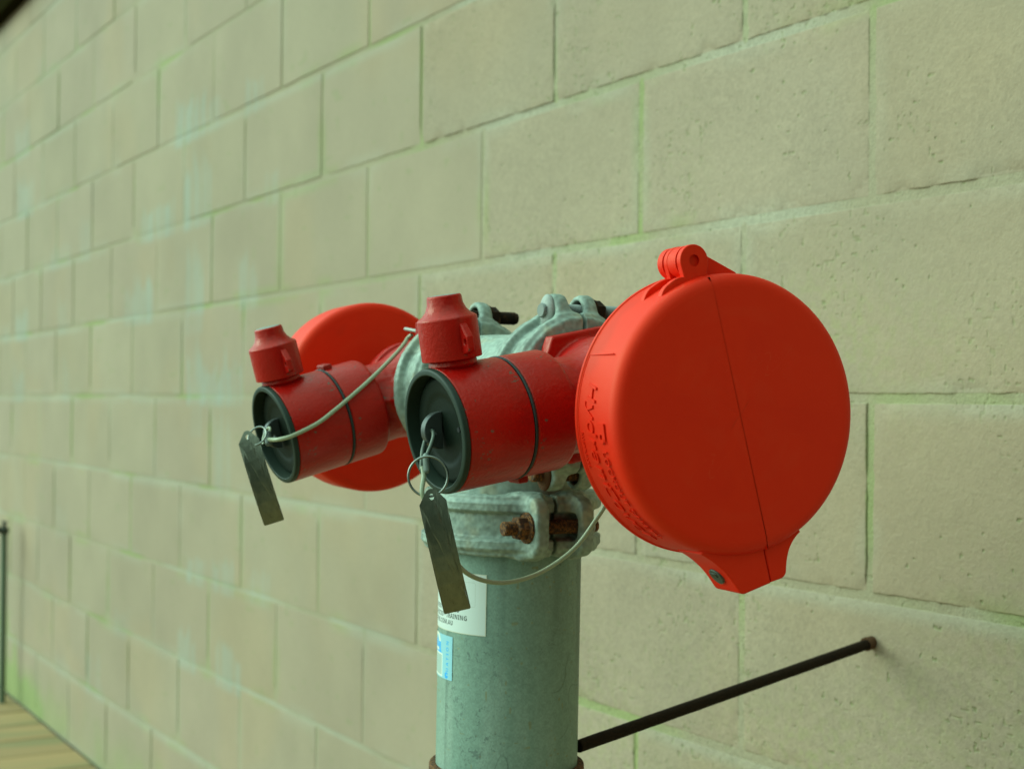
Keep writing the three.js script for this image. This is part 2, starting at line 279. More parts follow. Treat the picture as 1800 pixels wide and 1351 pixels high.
{
  const wall = thing('block_wall', 'long beige concrete block wall with mossy mortar joints behind the hydrant', 'wall');
  const uvOf = (near) => (x, y) => near ? [(x - NEAR[0]) / (NEAR[1] - NEAR[0]), (y - NEAR[2]) / (NEAR[3] - NEAR[2])] : [(x + 4.4) / 5.0, y / 2.4];
  function block(x0, x1, y0, y1, near) {
    const nx = near ? 40 : 10, ny = near ? 20 : 6, P = [], U = [], I = [], uv = uvOf(near), bev = 0.0010;
    const dz = (rnd() - 0.5) * 0.0016, tx = (rnd() - 0.5) * 0.002, ty = (rnd() - 0.5) * 0.002;
    const corners = [0, 1, 2, 3].map(() => (rnd() < 0.25 ? 0.006 + 0.010 * rnd() : 0));
    const add = (x, y, z) => { P.push(x, y, z); U.push(...uv(x, y)); };
    const xs = [0], ys = [0];
    for (let i = 0; i <= nx; i++) xs.push(lerp(bev, x1 - x0 - bev, i / nx)); xs.push(x1 - x0);
    for (let j = 0; j <= ny; j++) ys.push(lerp(bev, y1 - y0 - bev, j / ny)); ys.push(y1 - y0);
    const w = x1 - x0, hgt = y1 - y0;
    for (let j = 0; j < ys.length; j++) for (let i = 0; i < xs.length; i++) {
      let x = x0 + xs[i], y = y0 + ys[j];
      const ex = Math.min(xs[i], w - xs[i]), ey = Math.min(ys[j], hgt - ys[j]), ed = Math.min(ex, ey);
      // ragged outline
      const rx = (n2(y * 90, x0 * 7 + (i < 3 ? 0 : 9), 131) - 0.5) * 0.0019, ry = (n2(x * 90, y0 * 7 + (j < 3 ? 0 : 9), 133) - 0.5) * 0.0019;
      if (ex < 0.004) x += rx; if (ey < 0.004) y += ry;
      let z = dz + tx * (xs[i] / w - 0.5) + ty * (ys[j] / hgt - 0.5);
      if (ed < 1e-6) z -= bev * 0.9;
      if (near) z += (n2(x * 95, y * 95, 141) - 0.5) * 0.0009 - (ed < 0.012 ? sstep(0.62, 0.85, n2(x * 70, y * 70, 143)) * 0.003 * sstep(0.012, 0, ed) : 0);
      const cd = [Math.hypot(xs[i], ys[j]), Math.hypot(w - xs[i], ys[j]), Math.hypot(xs[i], hgt - ys[j]), Math.hypot(w - xs[i], hgt - ys[j])];
      for (let q = 0; q < 4; q++) if (corners[q] && cd[q] < corners[q]) z -= 0.003 * (1 - cd[q] / corners[q]);
      add(x, y, z);
    }
    const M = xs.length, N = ys.length;
    for (let j = 0; j < N - 1; j++) for (let i = 0; i < M - 1; i++) { const a = j * M + i; I.push(a, a + 1, a + M, a + 1, a + M + 1, a + M); }
    // the four sides back into the wall
    const ring = []; for (let i = 0; i < M; i++) ring.push(i); for (let j = 1; j < N; j++) ring.push(j * M + M - 1); for (let i = M - 2; i >= 0; i--) ring.push((N - 1) * M + i); for (let j = N - 2; j > 0; j--) ring.push(j * M);
    const s0 = P.length / 3; for (const r of ring) add(P[r * 3], P[r * 3 + 1], P[r * 3 + 2]); const s1 = P.length / 3; for (const r of ring) add(P[r * 3], P[r * 3 + 1], -0.09);
    for (let q = 0; q < ring.length; q++) { const n = (q + 1) % ring.length; I.push(s0 + q, s1 + q, s0 + n, s0 + n, s1 + q, s1 + n); }
    const G = new THREE.BufferGeometry(); G.setAttribute('position', new THREE.Float32BufferAttribute(P, 3)); G.setAttribute('uv', new THREE.Float32BufferAttribute(U, 2)); G.setIndex(I); G.computeVertexNormals(); return G;
  }
  for (let c = 0; c < 12; c++) for (let i = -16; i < 6; i++) {
    const a = jointAt(c) + i * BL, x0 = a + JT / 2, x1 = a + BL - JT / 2, y0 = c * COURSE + JT / 2, y1 = (c + 1) * COURSE - JT / 2;
    const cx = (x0 + x1) / 2, near = cx > -0.8 && cx < 0.45 && y0 > 0.4 && y1 < 1.8;
    mesh('block', block(x0, x1, y0, y1, near), near ? wallNear : wallFar, wall);
  }
  // mortar bed behind the block faces
  const bed = (x0, x1, y0, y1, near) => { const g = new THREE.PlaneGeometry(x1 - x0, y1 - y0, 4, 4).translate((x0 + x1) / 2, (y0 + y1) / 2, -0.0018), p = g.attributes.position, u = g.attributes.uv, f = uvOf(near); for (let i = 0; i < p.count; i++) u.setXY(i, ...f(p.getX(i), p.getY(i))); return g; };
  mesh('mortar', bed(-0.8, 0.6, 0.4, 1.8, true), wallNear, wall);
  mesh('mortar', merge([bed(-6.4, -0.8, 0, 2.4), bed(0.6, 2.6, 0, 2.4), bed(-0.8, 0.6, 0, 0.4), bed(-0.8, 0.6, 1.8, 2.4)]), wallFar, wall);
  mesh('wall_core', new THREE.BoxGeometry(9, 2.4, 0.1).translate(-1.9, 1.2, -0.145), wallFar, wall);
}
{
  const woodDark = phys({ map: rep(tex(256, 256, (u, v) => S3(mix3([0.010, 0.009, 0.003], [0.018, 0.014, 0.005], fbm2(u * 6, v * 60, 151, 3))), true), 1, 4), roughness: 1, specularIntensity: 0 });
  const b = thing('timber_fascia', 'dark timber fascia board along the top of the block wall', 'fascia board');
  mesh('board', new RoundedBoxGeometry(9, 0.2, 0.04, 2, 0.004).translate(-1.9, 2.395, 0.025), woodDark, b);
  mesh('capping', new RoundedBoxGeometry(9, 0.03, 0.30, 2, 0.004).translate(-1.9, 2.512, -0.06), woodDark, b);
}
/* ------------------------------------------------------------ timber deck and ground */
{
  const deck = new THREE.Group(); deck.name = 'timber_deck'; deck.userData = { kind: 'structure', label: 'weathered timber deck of wide boards laid square to the wall' }; scene.add(deck);
  const mats = [0, 1, 2, 3].map((k) => std({ map: tex(128, 512, (u, v) => { const g = fbm2(u * 9 + k * 31, v * 2.5, 161, 4), f = n2(u * 60 + k * 7, v * 9, 163); let c = mix3([0.28, 0.18, 0.078], [0.42, 0.255, 0.10], g); c = mix3(c, [0.19, 0.185, 0.075], 0.6 * sstep(0.45, 0.7, fbm2(u * 3 + k * 9, v * 5, 165, 3))); return S3(c.map((x) => x * (0.86 + 0.22 * f) * (0.92 + 0.05 * k))); }, true), roughness: 0.85 }));
  const g = new RoundedBoxGeometry(0.192, 0.035, 2.6, 2, 0.004).translate(0, -0.0175, 1.304);
  for (let i = 0; i < 42; i++) { const m = mesh('plank', g, mats[Math.floor(rnd() * 4)], deck); m.position.set(-6.0 + i * 0.2, (rnd() - 0.5) * 0.003, 0); }
  const gm = std({ map: rep(tex(512, 512, (u, v) => S3(mix3([0.16, 0.15, 0.11], [0.26, 0.23, 0.17], fbm2(u * 60, v * 60, 171, 4))), true), 40, 40), roughness: 1 });
  const gr = mesh('ground', new THREE.PlaneGeometry(300, 300).rotateX(-Math.PI / 2).translate(0, -0.16, 0), gm, scene); gr.userData.kind = 'structure';
}
{
  const t = thing('tap_standpipe', 'thin green garden tap standpipe rising from the deck at the far end of the wall', 'tap', [-3.655, 0, 0.05]);
  const green = std({ color: lin(0.10, 0.13, 0.075), roughness: 0.6 }), brass = std({ color: lin(0.03, 0.035, 0.02), roughness: 0.55, metalness: 0.3 });
  mesh('pipe', lathe([[0.0001, 0.56], [0.0105, 0.56, 0.001], [0.0105, 0]], 20), green, t);
  mesh('tap_body', merge([new THREE.SphereGeometry(0.0155, 18, 12).translate(0, 0.56, 0), tube([[0, 0.56, 0], [0, 0.565, 0.03], [0, 0.55, 0.05], [0, 0.525, 0.055]], 0.011, 20, 10)]), brass, t);
  mesh('handle', merge([new THREE.CylinderGeometry(0.006, 0.006, 0.04, 10).translate(0, 0.57, 0), new THREE.BoxGeometry(0.030, 0.007, 0.012).translate(0, 0.588, 0)]), brass, t);
}

{ // neighbouring shed beyond the right end of the wall, behind the camera: it darkens that side of the sky
  const b = thing('timber_shed', 'dark stained timber shed closing the yard opposite the hydrant', 'shed', [4.4, -0.15, 1.6]);
  const m = std({ color: lin(0.030, 0.034, 0.022), roughness: 0.85 });
  mesh('wall', new THREE.BoxGeometry(0.12, 3.4, 6.4).translate(0, 1.7, 0), m, b);
  for (let i = 0; i < 16; i++) mesh('cladding_board', new RoundedBoxGeometry(0.022, 0.205, 6.4, 1, 0.003).translate(-0.071, 0.105 + i * 0.21, 0), m, b);
  mesh('roof', new THREE.BoxGeometry(2.6, 0.10, 6.9).translate(0.9, 3.45, 0), m, b);
}
/* ------------------------------------------------------------ the fire hydrant */
const HY = thing('fire_hydrant', 'red twin outlet fire hydrant on a grey galvanised riser pipe', 'fire hydrant', [0.2517, 0, 0.463]);
HY.rotation.z = -0.0209;
const RUN = 1.0025, OX = 0.149;
const galvCol = (x, y, z, s = 0) => {                      // mottled zinc with lichen and dark grain
  const a = fbm3(x * 110, y * 110, z * 110, 201 + s, 3), b = n3(x * 420, y * 420, z * 420, 203 + s), l = sstep(0.56, 0.72, fbm3(x * 45 + 4, y * 45, z * 45, 207 + s, 3)), k = sstep(0.60, 0.78, fbm3(x * 80 + 4, y * 80, z * 80, 211 + s, 3));
  let c = mix3([0.20, 0.25, 0.205], [0.285, 0.335, 0.28], a); c = mix3(c, [0.31, 0.265, 0.155], 0.5 * l); c = mix3(c, [0.12, 0.13, 0.10], 0.40 * k);
  const q = 0.66 + 0.68 * b; return [c[0] * q, c[1] * q, c[2] * q];
};
/* riser pipe */
const riserTex = tex(1400, 2048, (u, v) => {
  // u round the pipe (0.36 m), v along 0.9 m
  const x = u * 0.36, y = v * 0.9, sp = n2(x * 900, y * 900, 221), sp2 = n2(x * 300, y * 300, 223), m = fbm2(x * 14, y * 9, 225, 4);
  let c = mix3([0.180, 0.262, 0.205], [0.245, 0.345, 0.28], m); let k = 0.77 + 0.24 * sp + 0.12 * sp2;
  const str = sstep(0.50, 0.74, fbm2(x * 60, y * 4, 227, 3)); k *= 1 - 0.24 * str; const pal = sstep(0.55, 0.75, fbm2(x * 42 + 9, y * 6, 228, 3)); c = mix3(c, [0.33, 0.40, 0.33], 0.35 * pal);
  const bl = sstep(0.80, 0.9, n2(x * 330 + 2.2 * n2(x * 700, y * 700, 1), y * 300 + 2.2 * n2(x * 700, y * 700, 2), 229)) * sstep(0.50, 0.68, fbm2(x * 20, y * 14, 231, 3)); c = mix3(c, [0.07, 0.095, 0.085], 0.55 * bl);
  const yl = sstep(0.90, 0.96, n2(x * 260 + 7, y * 260, 233)); c = mix3(c, [0.24, 0.20, 0.07], 0.55 * yl);
  const scr = Math.abs(fbm2(x * 18 + 3, y * 11, 235, 3) - 0.5); k *= 1 - 0.35 * sstep(0.006, 0.0015, scr) * sstep(0.5, 0.65, fbm2(x * 26, y * 26, 237, 2));
  return S3([c[0] * k, c[1] * k, c[2] * k]);
}, true);
riserTex.repeat.set(1 / 0.36, 1 / 0.9);
const galvPipe = std({ map: riserTex, roughness: 0.55, metalness: 0.15, bumpMap: rep(peelTex, 30, 30), bumpScale: 0.0001 });
const riser = mesh('riser_pipe', lathe([[0.0572, 0.89], [0.0572, -0.1]], 96), galvPipe, HY);
/* stickers on the pipe */
function sticker(name, a0, a1, y0, y1, W, H, draw, label) {   // a0 < a1: angle seen from +x toward +z, left edge has the larger angle
  const cv = document.createElement('canvas'); cv.width = W; cv.height = H; draw(cv.getContext('2d'), W, H);
  const t = new THREE.CanvasTexture(cv); t.colorSpace = THREE.SRGBColorSpace;
  const n = 28, P = [], N = [], U = [], I = [], r = 0.0576;
  for (let i = 0; i <= n; i++) { const a = lerp(a1, a0, i / n), c = Math.cos(a), s = Math.sin(a); for (const v of [0, 1]) { P.push(r * c, lerp(y0, y1, v), r * s); N.push(c, 0, s); U.push(i / n, v); } if (i < n) { const q = i * 2; I.push(q, q + 2, q + 1, q + 1, q + 2, q + 3); } }
  const g = new THREE.BufferGeometry(); g.setAttribute('position', new THREE.Float32BufferAttribute(P, 3)); g.setAttribute('normal', new THREE.Float32BufferAttribute(N, 3)); g.setAttribute('uv', new THREE.Float32BufferAttribute(U, 2)); g.setIndex(I);
  return mesh(name, g, std({ map: t, roughness: 0.4 }), riser, label);
}
const D2 = Math.PI / 180;
sticker('service_sticker', 48.8 * D2, 150 * D2, 0.8135, 0.8610, 1024, 480, (c, W, H) => {
  c.fillStyle = '#ccd1cb'; c.fillRect(0, 0, W, H); c.strokeStyle = '#c8c4ae'; c.lineWidth = 6; c.strokeRect(3, 3, W - 6, H - 6);
  c.strokeStyle = '#b9bdb2'; c.lineWidth = 4; c.beginPath(); c.roundRect(W - 300, 70, 205, 190, 16); c.stroke();
  c.strokeStyle = '#cfd0c6'; c.lineWidth = 3; c.beginPath(); c.moveTo(W - 60, 0); c.lineTo(W - 60, H); c.stroke();
  c.fillStyle = '#30352e'; c.textAlign = 'right';
  c.font = 'bold 96px sans-serif'; c.fillText('R', W - 560, 150); c.fillText('X', W - 520, 230);
  c.font = 'bold 52px sans-serif'; c.fillText('EQUIPMENT SUPPLIED', W - 245, 318); c.fillText('D - SERVICED \u2022 TRAINING', W - 165, 374); c.fillText('@XFIRE.COM.AU', W - 320, 428);
}, 'white printed service sticker wrapped round the pipe');
sticker('lock_sticker', 80.5 * D2, 130 * D2, 0.7750, 0.8095, 512, 360, (c, W, H) => {
  c.fillStyle = '#8fc0cc'; c.beginPath(); c.roundRect(0, 0, W, H, 30); c.fill(); c.fillStyle = '#8fc0cc'; c.fillRect(0, 0, W, H);
  c.fillStyle = '#6db8d8'; c.fillRect(0, 0, 120, H);
  c.strokeStyle = '#e2e6d6'; c.lineWidth = 34; c.beginPath(); c.moveTo(120, 150); c.lineTo(120, 90); c.arc(205, 90, 85, Math.PI, 0); c.lineTo(290, 100); c.stroke();
  c.fillStyle = '#1e9fe8'; c.beginPath(); c.moveTo(150, 150); c.lineTo(150, 90); c.arc(190, 90, 40, Math.PI, 0); c.lineTo(255, 120); c.lineTo(255, 70); c.lineTo(310, 70); c.lineTo(310, 130); c.lineTo(340, 165); c.lineTo(150, 165); c.fill();
  c.fillStyle = '#dfe2d4'; c.fillRect(165, 122, 100, 26); c.fillRect(105, 160, 250, 190); c.fillStyle = '#a6b7b0'; c.fillRect(118, 174, 224, 164);
  c.save(); c.translate(440, H - 62); c.rotate(-Math.PI / 2); c.fillStyle = '#2a9fdc'; c.font = 'bold 50px sans-serif'; c.fillText('U A T I O N', 0, 18); c.restore();
  c.fillStyle = '#1e9fe8'; c.beginPath(); c.arc(430, H - 34, 26, 0, 7); c.fill(); c.fillStyle = '#8fc0cc'; c.fillRect(428, H - 44, 26, 12);
}, 'pale blue sticker with a padlock picture');

/* tee */
{
  const f = (x, y, z) => {
    const r1 = Math.hypot(y - RUN, z), r2 = Math.hypot(x, z);
    const a = smax(r1 - 0.0455, Math.abs(x) - 0.097, 0.003), b = Math.max(r2 - 0.0585, y - RUN + 0.01, 0.885 - y);
    return smin(a, b, 0.022) + 0.0004 * (n3(x * 240, y * 240, z * 240, 241) - 0.5);
  };
  mesh('tee_fitting', nets(f, [-0.11, 0.875, -0.07], [0.11, 1.06, 0.07], 0.0022, (x, y, z) => { const c = galvCol(x, y, z, 5); return [c[0] * 1.12, c[1] * 1.12, c[2] * 1.12]; }), galvCast, HY);
}
/* grooved couplings: two cast halves held by two bolts; axis y, lugs on +-x, bolts along z */
function couplingHalf(rp, w, L, ear, sgn, s, mid = 0.0125) {
  const wide = ear >= w - 1e-4, bx0 = wide ? L - 0.015 : L - ear * 0.95;
  const ro = (y) => rp + 0.0095 + 0.0055 * sstep(0.0085, 0.0115, Math.abs(y)) * sstep(0.0205, 0.0165, Math.abs(y)) + 0.003 * sstep(0.016, 0.02, Math.abs(y));
  const f = (x, y, z) => {
    const r = Math.hypot(x, z), ay = Math.abs(y), ax = Math.abs(x), zz = z * sgn;
    let ring = smax(r - ro(y), ay - w, 0.003);
    // lug plate
    const bx = L - ear;
    let p2 = ear >= w - 1e-4 ? Math.hypot(Math.max(ax - (L - 0.013), 0), Math.max(ay - (w - 0.013), 0)) - 0.013
      : Math.hypot(Math.max(ax - bx, 0), ay) - lerp(w, ear, clamp((ax - rp * 0.8) / (bx - rp * 0.8)));
    p2 = Math.max(p2, rp - 0.012 - ax);
    let lug = smax(p2, Math.abs(zz - mid) - 0.0060, 0.004);
    lug = smax(lug, -(wide ? Math.hypot((ax - bx0 + 0.002) * 1.15, ay) - 0.0122 : Math.hypot((ax - bx0) * 0.9, ay) - 0.0072), 0.002);
    let d = smin(ring, lug, wide ? 0.011 : 0.007);
    d = Math.max(d, rp + 0.0006 - r);
    d = Math.max(d, 0.0009 - zz);
    d = smax(d, -zz + 0.0009, 0.002);
    return d + 0.0007 * (fbm3(x * 300, y * 300, z * 300, 251 + s, 2) - 0.5) + 0.0005 * (n3(x * 110, y * 110, z * 110, 257 + s) - 0.5);
  };
  const R = L + 0.006, z0 = sgn > 0 ? -0.002 : -(rp + 0.022), z1 = sgn > 0 ? rp + 0.022 : 0.002;
  return nets(f, [-R, -w - 0.005, z0], [R, w + 0.005, z1], 0.0013, (x, y, z) => galvCol(x, y, z, s));
}
function hexNut(r, h) { const sh = new THREE.Shape(); for (let i = 0; i < 6; i++) { const a = i * Math.PI / 3; i ? sh.lineTo(r * Math.cos(a), r * Math.sin(a)) : sh.moveTo(r, 0); } sh.closePath(); return merge([ext(sh, h, 0.0012), lathe([[0.0001, 0.0014], [r * 1.12, 0.0014, 0.0006], [r * 1.12, -0.0014]], 28).rotateX(Math.PI / 2).translate(0, 0, -h / 2)]); }
function threadRod(r, l) { const pr = [[0.0001, l / 2], [r * 0.85, l / 2]]; const n = Math.round(l / 0.0016); for (let i = 0; i < n; i++) { const y = l / 2 - 0.001 - (l - 0.002) * i / n; pr.push([r, y], [r * 0.86, y - 0.0008]); } pr.push([r * 0.85, -l / 2], [0.0001, -l / 2]); return lathe(pr, 24).rotateX(Math.PI / 2); }
function coupling(name, rp, w, L, ear, place, s, opt = {}) {
  const mid = ear >= w - 1e-4 ? 0.0195 : 0.0125, main = mesh(name, couplingHalf(rp, w, L, ear, 1, s, mid), galvCast, HY); place(main);
  mesh('housing_half', couplingHalf(rp, w, L, ear, -1, s + 50, mid), galvCast, main);
  for (const sx of [1, -1]) {
    const bx = sx * (ear >= w - 1e-4 ? L - 0.015 : L - ear * 0.95), o = (opt[sx] || {});
    const nutZ = o.nutFront ? 1 : -1, mr = o.nutMat || rustDark, mb = o.boltMat || rust;
    mesh('bolt', threadRod(0.0056, o.len || 0.062).translate(bx, 0, o.shift || 0), mb, main);
    mesh('nut', hexNut(0.0093, 0.0095).rotateY(nutZ > 0 ? 0 : Math.PI).translate(bx, 0, nutZ * (mid + 0.0118)), mr, main);
    if (mid > 0.015) mesh('washer', lathe([[0.0057, 0.0011], [0.0118, 0.0011, 0.0005], [0.0118, -0.0011, 0.0005], [0.0057, -0.0011]], 36).rotateX(Math.PI / 2).translate(bx, 0, nutZ * (mid + 0.0068)), rust, main);
    const hd = new THREE.SphereGeometry(1, 28, 18).scale(0.0125, ear >= w - 1e-4 ? 0.0095 : 0.0088, 0.0045).translate(bx, 0, -nutZ * (mid + 0.0067));
    hd.setAttribute('color', new THREE.BufferAttribute(new Float32Array(hd.attributes.position.count * 3).map((_, i) => [0.30, 0.315, 0.28][i % 3] * (0.85 + 0.3 * h2(Math.floor(i / 3), 5, 7))), 3));
    const head = mesh('bolt_head', hd, o.headMat || galvCast, main);
    if (o.mark) { const tg = textGeo(o.mark, 0.0055, 0.0008); tg.center(); mesh('casting_mark', tg.rotateZ(-Math.PI / 2).translate(bx, 0, 0.0236), std({ color: lin(0.27, 0.29, 0.26), roughness: 0.65 }), head); }
  }
  return main;
}
const steelDull = std({ color: lin(0.16, 0.17, 0.15), roughness: 0.5, metalness: 0.5 });
coupling('riser_coupling', 0.0572, 0.0235, 0.0878, 0.0235, (m) => { m.position.set(0, 0.9, 0); m.rotation.y = -0.04; }, 1, { 1: { nutFront: true, nutMat: rust, shift: 0.0055, len: 0.082 }, '-1': { nutFront: true, nutMat: rust } });
coupling('run_coupling', 0.0448, 0.0225, 0.0745, 0.0135, (m) => { m.position.set(0.08, RUN, 0); m.rotation.z = Math.PI / 2; }, 2, { 1: { mark: 'PEI', shift: -0.012, len: 0.075, boltMat: steelDull }, '-1': { headMat: rust } });
coupling('run_coupling', 0.0448, 0.0225, 0.0745, 0.0135, (m) => { m.position.set(-0.08, RUN, 0); m.rotation.z = Math.PI / 2; }, 3, { 1: { shift: -0.014, len: 0.07, boltMat: rustDark } });

/* hydrant valves */
function valve(side, tau, hStub, label, tabAngle) {
  const ct = Math.cos(tau), st = Math.sin(tau), ox = OX;
  const f0 = (X, y, z) => {
    const x = X * side, dy = y - RUN, r = Math.hypot(dy, z);
    // hexagonal inlet flange
    const an = Math.atan2(z, dy) - 0.2, q = Math.PI / 3, k = ((an % q) + q * 1.5) % q - q / 2;
    let d = smax(r * Math.cos(k) - 0.0475, Math.abs(x - 0.1095) - 0.0058, 0.002);
    d = smin(d, smax(r - 0.041, Math.abs(x - 0.13) - 0.028, 0.004), 0.003);
    // bulb
    d = smin(d, Math.hypot((x - ox) * 0.85, dy, z) - 0.0405, 0.014);
    // bonnet toward the wheel
    d = smin(d, smax(r - 0.037, Math.abs(x - 0.183) - 0.026, 0.003), 0.010);
    d = smin(d, smax(r - 0.041, Math.abs(x - 0.190) - 0.005, 0.002), 0.003);
    // outlet neck along (0, -sin, cos)
    const h = -st * dy + ct * z, u = ct * dy + st * z, l = x - ox, rr = Math.hypot(u, l);
    d = smin(d, smax(rr - 0.0345, Math.abs(h - 0.035) - 0.035, 0.003), 0.012);
    return d;
  };
  const f = (x, y, z) => f0(x, y, z) + 0.0003 * (n3(x * 330, y * 330, z * 330, 261) - 0.5);
  const a = side > 0 ? 0.1 : -0.216;
  const body = mesh('hydrant_valve', nets(f, [a, RUN - 0.068, -0.068], [a + 0.116, RUN + 0.068, 0.082], 0.0014), redPaint, HY, label);
  // maker's marks cast on the shoulder of the body
  { const sh = new THREE.Shape(); [[-6, -3], [6, -3], [6, -1.6], [5.2, -1.6], [6.6, 3.4], [3, 0.4], [1.6, 4.4], [0, 0.6], [-1.6, 4.4], [-3, 0.4], [-6.6, 3.4], [-5.2, -1.6], [-6, -1.6]].forEach(([x, y], i) => i ? sh.lineTo(x * 0.0011, y * 0.0011) : sh.moveTo(x * 0.0011, y * 0.0011)); sh.closePath();
    const tg = new THREE.ExtrudeGeometry(sh, { depth: 0.0016, bevelEnabled: false }), p = tg.attributes.position; for (let i = 0; i < p.count; i++) { const X = p.getX(i), Y = p.getY(i), R = 0.0412 + p.getZ(i), an = 0.60 - Y / 0.041; p.setXYZ(i, (ox - 0.013) * side + X, RUN + R * Math.cos(an), R * Math.sin(an)); } tg.computeVertexNormals(); mesh('cast_emblem', tg, redPaint, body); }
  // frame of the outlet: y' = along the outlet
  const fr = (g) => g.applyMatrix4(new THREE.Matrix4().makeBasis(V(1, 0, 0), V(0, -st, ct), V(0, -ct, -st)).setPosition(side * ox, RUN, 0));
  // in this frame: x = run, y = along the outlet, z = minus up
  mesh('outlet_sleeve', fr(lathe([[0.034, 0.0625], [0.0425, 0.0625, 0.004], [0.0425, 0.0958, 0.0010], [0.0405, 0.0966]], 96)), redPaint, body);
  mesh('seal_ring', fr(lathe([[0.040, 0.0964], [0.0429, 0.0964, 0.0010], [0.0429, 0.0986, 0.0010], [0.040, 0.0986]], 96)), darkRubber, body);
  mesh('outlet_coupling', fr(lathe([[0.0405, 0.0986], [0.0425, 0.0991, 0.0008], [0.0425, 0.1475, 0.0006], [0.0400, 0.1485]], 96)), redPaint, body);
  mesh('outlet_rim', fr(lathe([[0.040, 0.1478], [0.0426, 0.1482, 0.0008], [0.0422, 0.1522, 0.0014], [0.0380, 0.1526, 0.001], [0.0374, 0.1400]], 96)), phys({ color: lin(0.020, 0.031, 0.021), roughness: 0.5, specularIntensity: 0.4 }), body);
  const plug = mesh('blanking_plug', fr(lathe([[0.0374, 0.1410], [0.0356, 0.1440, 0.001], [0.0335, 0.1452, 0.001], [0.0255, 0.1448, 0.002], [0.0225, 0.1438, 0.002], [0.0001, 0.1440]], 80)), phys({ color: lin(0.008, 0.0125, 0.008), roughness: 0.45, specularIntensity: 0.2, bumpMap: rep(peelTex, 30, 30), bumpScale: 0.00004 }), body);
  { // eye: a half disc standing on the plug
    const s = new THREE.Shape(); s.moveTo(-0.0125, 0); s.absarc(0, 0.0025, 0.0125, Math.PI, 0, true); s.lineTo(0.0125, 0); s.closePath(); const h = new THREE.Path(); h.absarc(-0.001, 0.0085, 0.0026, 0, 7, true); s.holes.push(h);
    const g = ext(s, 0.0062, 0.0007);          // flat face along z; make the plate stand upright: its chord runs up-down
    g.rotateY(Math.PI / 2).rotateX(0); g.translate(-0.004, 0.1436, 0);
    mesh('pull_eye', fr(g), darkSteel, plug);
    mesh('vent_hole', fr(new THREE.CylinderGeometry(0.0017, 0.0017, 0.0016, 16).translate(0.021, 0.1442, -0.001)), holeDark, plug);
  }
  // reducer stub standing on the outlet
  const up = (g) => g.applyMatrix4(new THREE.Matrix4().makeBasis(V(1, 0, 0), V(0, ct, st), V(0, -st, ct)).setPosition(side * ox, RUN - st * hStub, ct * hStub));
  mesh('stub_seat', up(lathe([[0.0150, 0.0475], [0.0162, 0.0455], [0.0166, 0.0425], [0.0120, 0.0380]], 48)), redPaint, body);
  const stub = mesh('outlet_stub', up(lathe([[0.0150, 0.0462], [0.0204, 0.0462, 0.0006], [0.0204, 0.0738, 0.0012], [0.0165, 0.0762], [0.0140, 0.0790], [0.0123, 0.0830], [0.0117, 0.0885, 0.0006], [0.0107, 0.0892]], 64)), redPaint, body);
  mesh('stub_top', up(lathe([[0.0108, 0.0888], [0.0100, 0.0893], [0.0001, 0.0890]], 40)), std({ color: lin(0.22, 0.23, 0.20), roughness: 0.5, metalness: 0.3 }), stub);
  { const s = new THREE.Shape(); s.moveTo(0.018, 0.0485); s.lineTo(0.0262, 0.0505); s.quadraticCurveTo(0.0278, 0.0515, 0.0278, 0.0535); s.lineTo(0.0278, 0.0610); s.lineTo(0.0215, 0.0695); s.lineTo(0.018, 0.0705); s.closePath(); const h = new THREE.Path(); h.absarc(0.0243, 0.0575, 0.0018, 0, 7, true); s.holes.push(h);
    mesh('tether_lug', up(ext(s, 0.0052, 0.0011).rotateY(0.02)), redPaint, stub); }
  // little stop on the sleeve beside the seal ring
  { const g = new RoundedBoxGeometry(0.016, 0.008, 0.005, 2, 0.0016); g.translate(0, 0.0925, 0.0435); g.rotateY(tabAngle); mesh('sleeve_stop', fr(g), redPaint, body); }
  return { body, fr, up };
}
const vR = valve(1, 10 * D2, 0.131, 'red right hydrant valve with embossed shoulder', 0);
const vL = valve(-1, 16 * D2, 0.1335, 'red left hydrant valve with cable pin on top', Math.PI);
{ // pin lug on top of the left valve
  const g = new RoundedBoxGeometry(0.010, 0.014, 0.007, 2, 0.001).translate(-0.122, RUN + 0.050, 0.022);
  const l = mesh('pin_lug', g, redPaint, vL.body);
  mesh('pin', new THREE.CylinderGeometry(0.0016, 0.0016, 0.026, 10).rotateZ(Math.PI / 2 - 0.1).translate(-0.140, RUN + 0.0505, 0.022), std({ color: lin(0.3, 0.32, 0.28), roughness: 0.45, metalness: 0.4 }), l);
}

